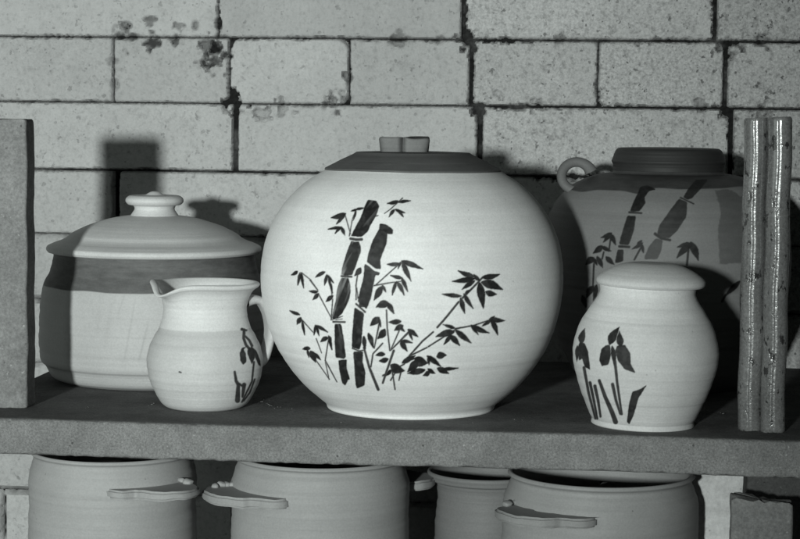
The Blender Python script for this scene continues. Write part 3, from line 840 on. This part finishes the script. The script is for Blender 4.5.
# ------------------------------------------------------------------ brick wall
def build_wall():
    rows_px = [(60, -29.5), (60, 35.6), (60, 101.2), (60, 168.2), (40, 233.5), (40, 299), (40, 363)]
    rz = [on_y(x, y, WALL_Y).z for x, y in rows_px]
    alt = {1: (600, 41.3), 2: (700, 109.3), 3: (505, 176.2)}
    for k, (x, y) in alt.items(): rz[k] = .5 * rz[k] + .5 * on_y(x, y, WALL_Y).z
    pitch = (rz[1] - rz[6]) / 5
    while rz[-1] > FLOOR_Z - .06: rz.append(rz[-1] - pitch)
    rz.insert(0, rz[0] + pitch)
    ymid = lambda k: None
    L = (on_y(731, 140, WALL_Y).x - on_y(235, 140, WALL_Y).x) / 2
    def X(px, py): return on_y(px, py, WALL_Y).x
    seam = {1: [X(218, 10) + (k - 3) * L for k in range(7)],                       # top sliver row
            2: None, 3: [X(235, 140) + (k - 3) * L for k in range(7)], 4: [X(116, 200) + (k - 2) * L for k in range(7)]}
    hd_ = [X(113, 70), X(229.5, 70), X(349, 72), X(471, 75), X(598, 75), X(725.5, 78)]
    dh = L / 2
    seam[2] = [hd_[0] - 2 * dh, hd_[0] - dh] + hd_ + [hd_[-1] + dh, hd_[-1] + 2 * dh]
    VV, QQ, A = [], [], {'pit': [], 'soot': [], 'tone': []}
    base = 0
    rg = random.Random(5)
    def px_of(x, z):
        p, _ = project(np.stack([x, np.full_like(x, WALL_Y), z], -1)); return p
    # worn spots: photo position, reach, depth of the break, soot
    chips = [(128, 36, 13, .004, .75), (153, 44, 9, .005, .95), (120, 27, 8, .003, .6), (177, 40, 5, .004, .8), (178, 26, 6, .003, .6), (150, 22, 7, .003, .7), (196, 24, 5, .003, .6), (219, 26, 6, .006, .9), (215, 57, 15, .007, .95), (206, 47, 10, .005, .7),
             (237, 104, 11, .012, .5), (231, 92, 6, .012, .5), (262, 113, 9, .005, .25), (285, 108, 9, .004, .3), (334, 105, 11, .006, .6), (347, 78, 7, .005, .6), (340, 92, 6, .004, .3), (466, 42, 10, .012, .9), (478, 112, 8, .011, .8),
             (400, 41, 9, .003, .5), (375, 40, 6, .003, .4), (440, 39, 8, .003, .4), (734, 54, 10, .006, .6), (722, 45, 7, .006, .7), (728, 113, 9, .008, .8), (560, 40, 8, .003, .5), (640, 42, 8, .003, .4), (498, 92, 6, .003, .2), (540, 107, 9, .003, .4), (113, 60, 6, .002, .4), (113, 84, 5, .002, .3),
             (575, 86, 3, .002, .0), (540, 85, 3, .002, .0), (765, 40, 8, .005, .5), (700, 105, 8, .004, .4), (765, 112, 12, .004, .5)]
    for r in range(len(rz) - 1):
        z1, z0 = rz[r], rz[r + 1]
        sm = seam.get(r)
        if sm is None: sm = [X(116, 200) + (k - 3) * L + (L / 2 if r % 2 else 0) + rg.uniform(-.004, .004) for k in range(9)]
        for c in range(len(sm) - 1):
            xa_guess = sm[c]
            gl = gr = rg.uniform(.0003, .0007)
            gt = gb = .00035 if xa_guess < X(300, 70) else .0005
            # open joints seen in the photo
            for (jr, jx, g) in ((3, X(235, 140), .0026), (2, X(471, 75), .0018), (3, X(480, 140), .0024), (3, X(731, 140), .002), (4, X(116, 200), .0022), (1, X(718, 30), .0016), (2, X(725, 75), .002), (1, X(468, 30), .0018), (2, X(113, 75), .0004)):
                if r == jr:
                    if abs(sm[c] - jx) < .012: gl = g
                    if abs(sm[c + 1] - jx) < .012: gr = g
            xa, xb = sm[c] + gl, sm[c + 1] - gr
            za, zb2 = z0 + gb, z1 - gt
            if r == 4: zb2 -= .0010
            if r == 2 and xa > X(460, 70): za += .0006; zb2 -= .0006
            cell = .0014 if r < 5 else .004
            nx, nz = max(6, int((xb - xa) / cell)), max(6, int((zb2 - za) / cell))
            gx, gz = np.meshgrid(np.linspace(0, 1, nx + 1), np.linspace(0, 1, nz + 1))
            # pull vertices towards the edges so the arrises are well resolved
            e = lambda t: t + .10 * np.sin(2 * np.pi * t) / (2 * np.pi) * -1
            x = xa + (xb - xa) * (gx); z = za + (zb2 - za) * (gz)
            x, z = x.ravel(), z.ravel()
            p = px_of(x, z)
            big_round = (r == 2 and abs(sm[c] - X(229.5, 70)) < .01)
            rad = .012 if big_round else rg.uniform(.0012, .004)
            hx, hz2 = (xb - xa) / 2, (zb2 - za) / 2
            qx = np.abs(x - (xa + hx)) - hx + rad; qz = np.abs(z - (za + hz2)) - hz2 + rad
            sd = np.hypot(np.maximum(qx, 0), np.maximum(qz, 0)) + np.minimum(np.maximum(qx, qz), 0) - rad   # < 0 inside
            rough = .55 * fbm2(x * 120 + 60, z * 120 + 60, r * 17 + c, 3) + .45 * fbm2(x * 420 + 60, z * 420 + 60, r * 7 + c, 2)
            heavy = np.clip((fbm2(x * 22 + 31, z * 22 + 31, r * 3 + c, 2) - .45) * 5, 0, 1)
            sd = sd + np.clip(rough - .42, 0, 1) * .0046 * (1.5 if x.mean() > X(460, 70) else .9) * (.45 + 1.3 * heavy)
            wear = np.clip(1 + sd / .0020, 0, 1.6)
            dep = wear ** 2 * .0042
            dep += (fbm2(x * 26 + 7, z * 26 + 7, r * 5 + c, 3) - .5) * .0016
            soot = np.clip((wear - 1.0) * 1.1, 0, .6) * np.clip((rough - .35) * 3, 0.2, 1)
            for (ex, ey, er, ed, es) in chips:
                dd = np.hypot(p[:, 0] - ex, (p[:, 1] - ey)) / er
                nn = fbm2(p[:, 0] * .16 + 3, p[:, 1] * .16 + 3, int(ex), 4)
                mk = np.clip((1.05 - dd) * 1.5 + (nn - .56) * 5.0, 0, 1) * (dd < 1.5)
                dep += mk * ed * (.6 + .8 * nn); soot = np.maximum(soot, mk * es * np.clip(nn * 1.5, 0, 1))
            y = WALL_Y + dep + rg.uniform(-.0012, .0012)
            V = np.stack([x, y, z], -1)
            i = np.arange(nz)[:, None] * (nx + 1); j = np.arange(nx)[None]
            Q = np.stack([i + j, i + j + 1, i + nx + 2 + j, i + nx + 1 + j], -1).reshape(-1, 4) + base
            # returns into the joint
            rim = list(range(nx + 1)) + [(k + 1) * (nx + 1) + nx for k in range(nz)] + [nz * (nx + 1) + k for k in range(nx - 1, -1, -1)] + [k * (nx + 1) for k in range(nz - 1, 0, -1)]
            back = V[rim].copy(); back[:, 1] = WALL_Y + .03
            n0 = base + len(V)
            side = np.array([(base + rim[k], n0 + k, n0 + (k + 1) % len(rim), base + rim[(k + 1) % len(rim)]) for k in range(len(rim))])
            VV += [V, back]; QQ += [Q, side]
            pitv = np.clip((xa - X(250, 70)) / (X(560, 70) - X(250, 70)), 0.28, 1) * rg.uniform(.8, 1.1)
            tn = rg.uniform(.90, 1.07)
            nv = len(V) + len(back)
            A['pit'].append(np.full(nv, min(1, pitv))); A['tone'].append(np.full(nv, tn))
            A['soot'].append(np.concatenate([soot, np.full(len(back), .9)]))
            base += nv
    V = np.concatenate(VV); Q = np.concatenate(QQ)
    me = mesh_np('brick_wall', V, Q, True, {k: np.concatenate(a) for k, a in A.items()})
    me.set_sharp_from_angle(angle=R(50))
    o = link('brick_wall', me, M_BRICK)
    tag(o, 'pale firebrick wall with dark chipped joints behind the pots', 'wall')
    bm = bmesh.new(); bmesh.ops.create_cube(bm, size=1)
    x0, x1 = V[:, 0].min(), V[:, 0].max(); zt_, zb2 = V[:, 2].max(), V[:, 2].min()
    bmesh.ops.scale(bm, verts=bm.verts, vec=(x1 - x0, .08, zt_ - zb2))
    bmesh.ops.translate(bm, verts=bm.verts, vec=((x0 + x1) / 2, WALL_Y + .0085 + .04, (zt_ + zb2) / 2))
    link('mortar', bm_mesh('mortar', bm), M_MORTAR, o)
build_wall()


# ------------------------------------------------------------------ kiln posts
def extrude_outline(name, pts, z0, z1, rough_top=0.0, rough_bot=0.0, bevel=0.0012, nz=40, seed=0, tilt_top=0.0, lump=1.0):
    """Upright post from a plan outline; ends may be ragged."""
    P = np.array(pts); n = len(P); c = P.mean(0)
    rows = [(0, .93), (.004, .985)] + [(t, 1.0) for t in np.linspace(.012, .988, nz)] + [(.996, .985), (1, .93)]
    V = []
    for t, k in rows:
        for i in range(n):
            q = c + (P[i] - c) * (1 - (1 - k) * bevel / .002)
            z = z0 + (z1 - z0) * t
            nn = fbm2(np.array([q[0] * 260 + 30]), np.array([q[1] * 260 + 30]), seed, 3)[0] - .5
            ww = max(0, 1 - abs(t - 1) * 12); wb = max(0, 1 - t * 12)
            z += ww * (rough_top * nn + tilt_top * (q[0] - c[0])) - wb * rough_bot * (nn - .5) * -1
            V.append((q[0] + .0004 * math.sin(z * 90 + seed), q[1], z))
    Q = []
    for j in range(len(rows) - 1):
        for i in range(n): Q.append((j * n + i, j * n + (i + 1) % n, (j + 1) * n + (i + 1) % n, (j + 1) * n + i))
    bm = bmesh.new(); vs = [bm.verts.new(v) for v in V]
    for q in Q: bm.faces.new([vs[k] for k in q])
    for s0 in (0, (len(rows) - 1) * n):
        cc = bm.verts.new(tuple(np.mean([V[s0 + k] for k in range(n)], 0)))
        for i in range(n): bm.faces.new((vs[s0 + i], vs[s0 + (i + 1) % n], cc))
    for v in bm.verts: v.co += mnoise.noise_vector(v.co * 90) * .0005 * lump + mnoise.noise_vector(v.co * 310) * .00025 * lump
    return bm_mesh(name, bm, True, 40)


def rect_pts(x0, x1, y0, y1, r=.003, m=10, k=5):
    out = []
    for cx, cy, a0 in ((x1 - r, y1 - r, 0), (x0 + r, y1 - r, 90), (x0 + r, y0 + r, 180), (x1 - r, y0 + r, 270)):
        for i in range(k + 1):
            a = R(a0 + 90 * i / k); out.append((cx + r * math.cos(a), cy + r * math.sin(a)))
    res = []
    for i in range(len(out)):
        a, b = np.array(out[i]), np.array(out[(i + 1) % len(out)])
        mm = max(1, int(np.hypot(*(b - a)) / .004))
        for j in range(mm): res.append(tuple(a + (b - a) * j / mm))
    return res


# square post, left end of the shelf
pb = on_z(27.3, 408.5); ztp = on_y(29, 119.5, pb.y).z
lp = link('kiln_post', extrude_outline('kiln_post', rect_pts(pb.x - .056, pb.x, pb.y, pb.y + .024, .002), .0004, ztp, .0004, .0006, seed=3), M_POST)
tag(lp, 'plain square fireclay post standing at the left end of the shelf', 'post')

# lobed, glossy post, right end
pa, pc = on_z(738.2, 431), on_z(761.5, 431.8)
ra = .5 * (pc.x - pa.x)
def lobes():
    C = [((pa.x + pc.x) / 2, pa.y + .012, ra * 1.02), ((pa.x + pc.x) / 2 + 1.98 * ra, pa.y + .006, ra * 1.06), ((pa.x + pc.x) / 2 + 1.05 * ra, pa.y + .026, ra * 1.04)]
    cx, cy = np.mean([c[0] for c in C]), np.mean([c[1] for c in C])
    out = []
    for i in range(220):
        a = 2 * math.pi * i / 220; dx, dy = math.cos(a), math.sin(a); best = 0
        for (x, y, r) in C:                       # outermost hit of a ray from the middle with each lobe
            ox, oy = cx - x, cy - y; b_ = ox * dx + oy * dy; q_ = ox * ox + oy * oy - r * r
            h = b_ * b_ - q_
            if h > 0: best = max(best, -b_ + math.sqrt(h))
        rr = best
        x, y = cx + dx * rr, cy + dy * rr
        # fine flute down the face of each lobe splits the highlight in two
        for (lx, ly, lr) in C[:2]:
            ang = math.atan2(y - ly, x - lx)
            dd = (ang - R(-93) + math.pi) % (2 * math.pi) - math.pi
            if math.hypot(x - lx, y - ly) < lr * 1.08:
                k = .035 * math.exp(-(dd / .10) ** 2); x += (lx - x) * k; y += (ly - y) * k
        out.append((x, y))
    return out
zt1 = on_y(752, 117.5, pa.y).z
gp = link('kiln_post', extrude_outline('kiln_post', lobes(), .0005, zt1, .001, .0022, seed=8, tilt_top=.05, lump=.35), M_GLZPOST)
tag(gp, 'glossy speckled lobed post with bright vertical streaks at the right end', 'post')

# pale brick pier behind the wide pot
pq = on_y(688, 490, y_front + .125)
pw = on_y(747.5, 490, y_front + .125).x - pq.x
pier = link('brick_pier', extrude_outline('brick_pier', rect_pts(pq.x, pq.x + pw, pq.y, pq.y + .114, .002), FLOOR_Z, zb_ - .0006, .0003, .0006, seed=11), M_PALE)
tag(pier, 'pale firebrick pier under the shelf between the wide pot and the dark post', 'pier')

# supports under the right end
pu = on_y(746.5, 490, y_front + .075)
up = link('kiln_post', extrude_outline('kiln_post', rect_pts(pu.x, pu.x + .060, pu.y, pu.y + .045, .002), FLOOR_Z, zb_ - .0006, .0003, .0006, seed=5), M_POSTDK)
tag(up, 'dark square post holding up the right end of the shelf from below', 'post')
pk = on_y(731, 505, y_front + .004)
br = link('broken_post', extrude_outline('broken_post', rect_pts(pk.x, pk.x + .046, pk.y, pk.y + .022, .003), FLOOR_Z, on_y(740, 501, pk.y).z, .006, .0006, seed=14, tilt_top=-.12), M_POST)
tag(br, 'short broken post with a jagged dark top, lower right corner', 'post')

# ------------------------------------------------------------------ floor
bm = bmesh.new(); bmesh.ops.create_grid(bm, x_segments=2, y_segments=2, size=1)
bmesh.ops.scale(bm, verts=bm.verts, vec=(4, 4, 1)); bmesh.ops.translate(bm, verts=bm.verts, vec=(0, 0, FLOOR_Z - .0005))
g = link('ground', bm_mesh('ground', bm), M_GROUND); tag(g, kind='structure')

# ------------------------------------------------------------------ light
tgt = cam_loc + FWD * 1.75 + Vector((0, 0, -0.1))
LAZ, LEL, LD = 0.238, 0.076, 3.6
lp_ = tgt - FWD * LD - RIGHT * (LAZ * LD) + Vector((0, 0, LEL * LD))
ld = bpy.data.lights.new('flood_lamp', 'SPOT'); ld.energy = 525; ld.shadow_soft_size = 0.075
ld.spot_size = R(34); ld.spot_blend = 1.0
ld.color = (0.932, 1.0, 0.965)
lo = bpy.data.objects.new('flood_lamp', ld); lo.location = lp_
lo.rotation_euler = (tgt - RIGHT * 0.43 - lp_).to_track_quat('-Z', 'Y').to_euler()
COL.objects.link(lo)

fd = bpy.data.lights.new('soft_fill_light', 'AREA'); fd.shape = 'RECTANGLE'; fd.size = 0.8; fd.size_y = 1.1; fd.energy = 5.2  # added soft fill from the left, no such source is seen
fd.color = (0.90, 1.0, 0.94)
fo = bpy.data.objects.new('soft_fill_light', fd)
fo.location = tgt - FWD * 1.75 - RIGHT * 2.0 + Vector((0, 0, 0.45))
fo.rotation_euler = (tgt - fo.location).to_track_quat('-Z', 'Y').to_euler()
COL.objects.link(fo)

w = bpy.data.worlds.new('World'); S.world = w; w.use_nodes = True
bg = w.node_tree.nodes['Background']
bg.inputs[0].default_value = (0.82, 1.0, 0.86, 1); bg.inputs[1].default_value = 0.012

S.view_settings.view_transform = 'Standard'; S.view_settings.look = 'None'
S.view_settings.exposure = 0.0; S.view_settings.gamma = 1.0
S.cycles.max_bounces = 5
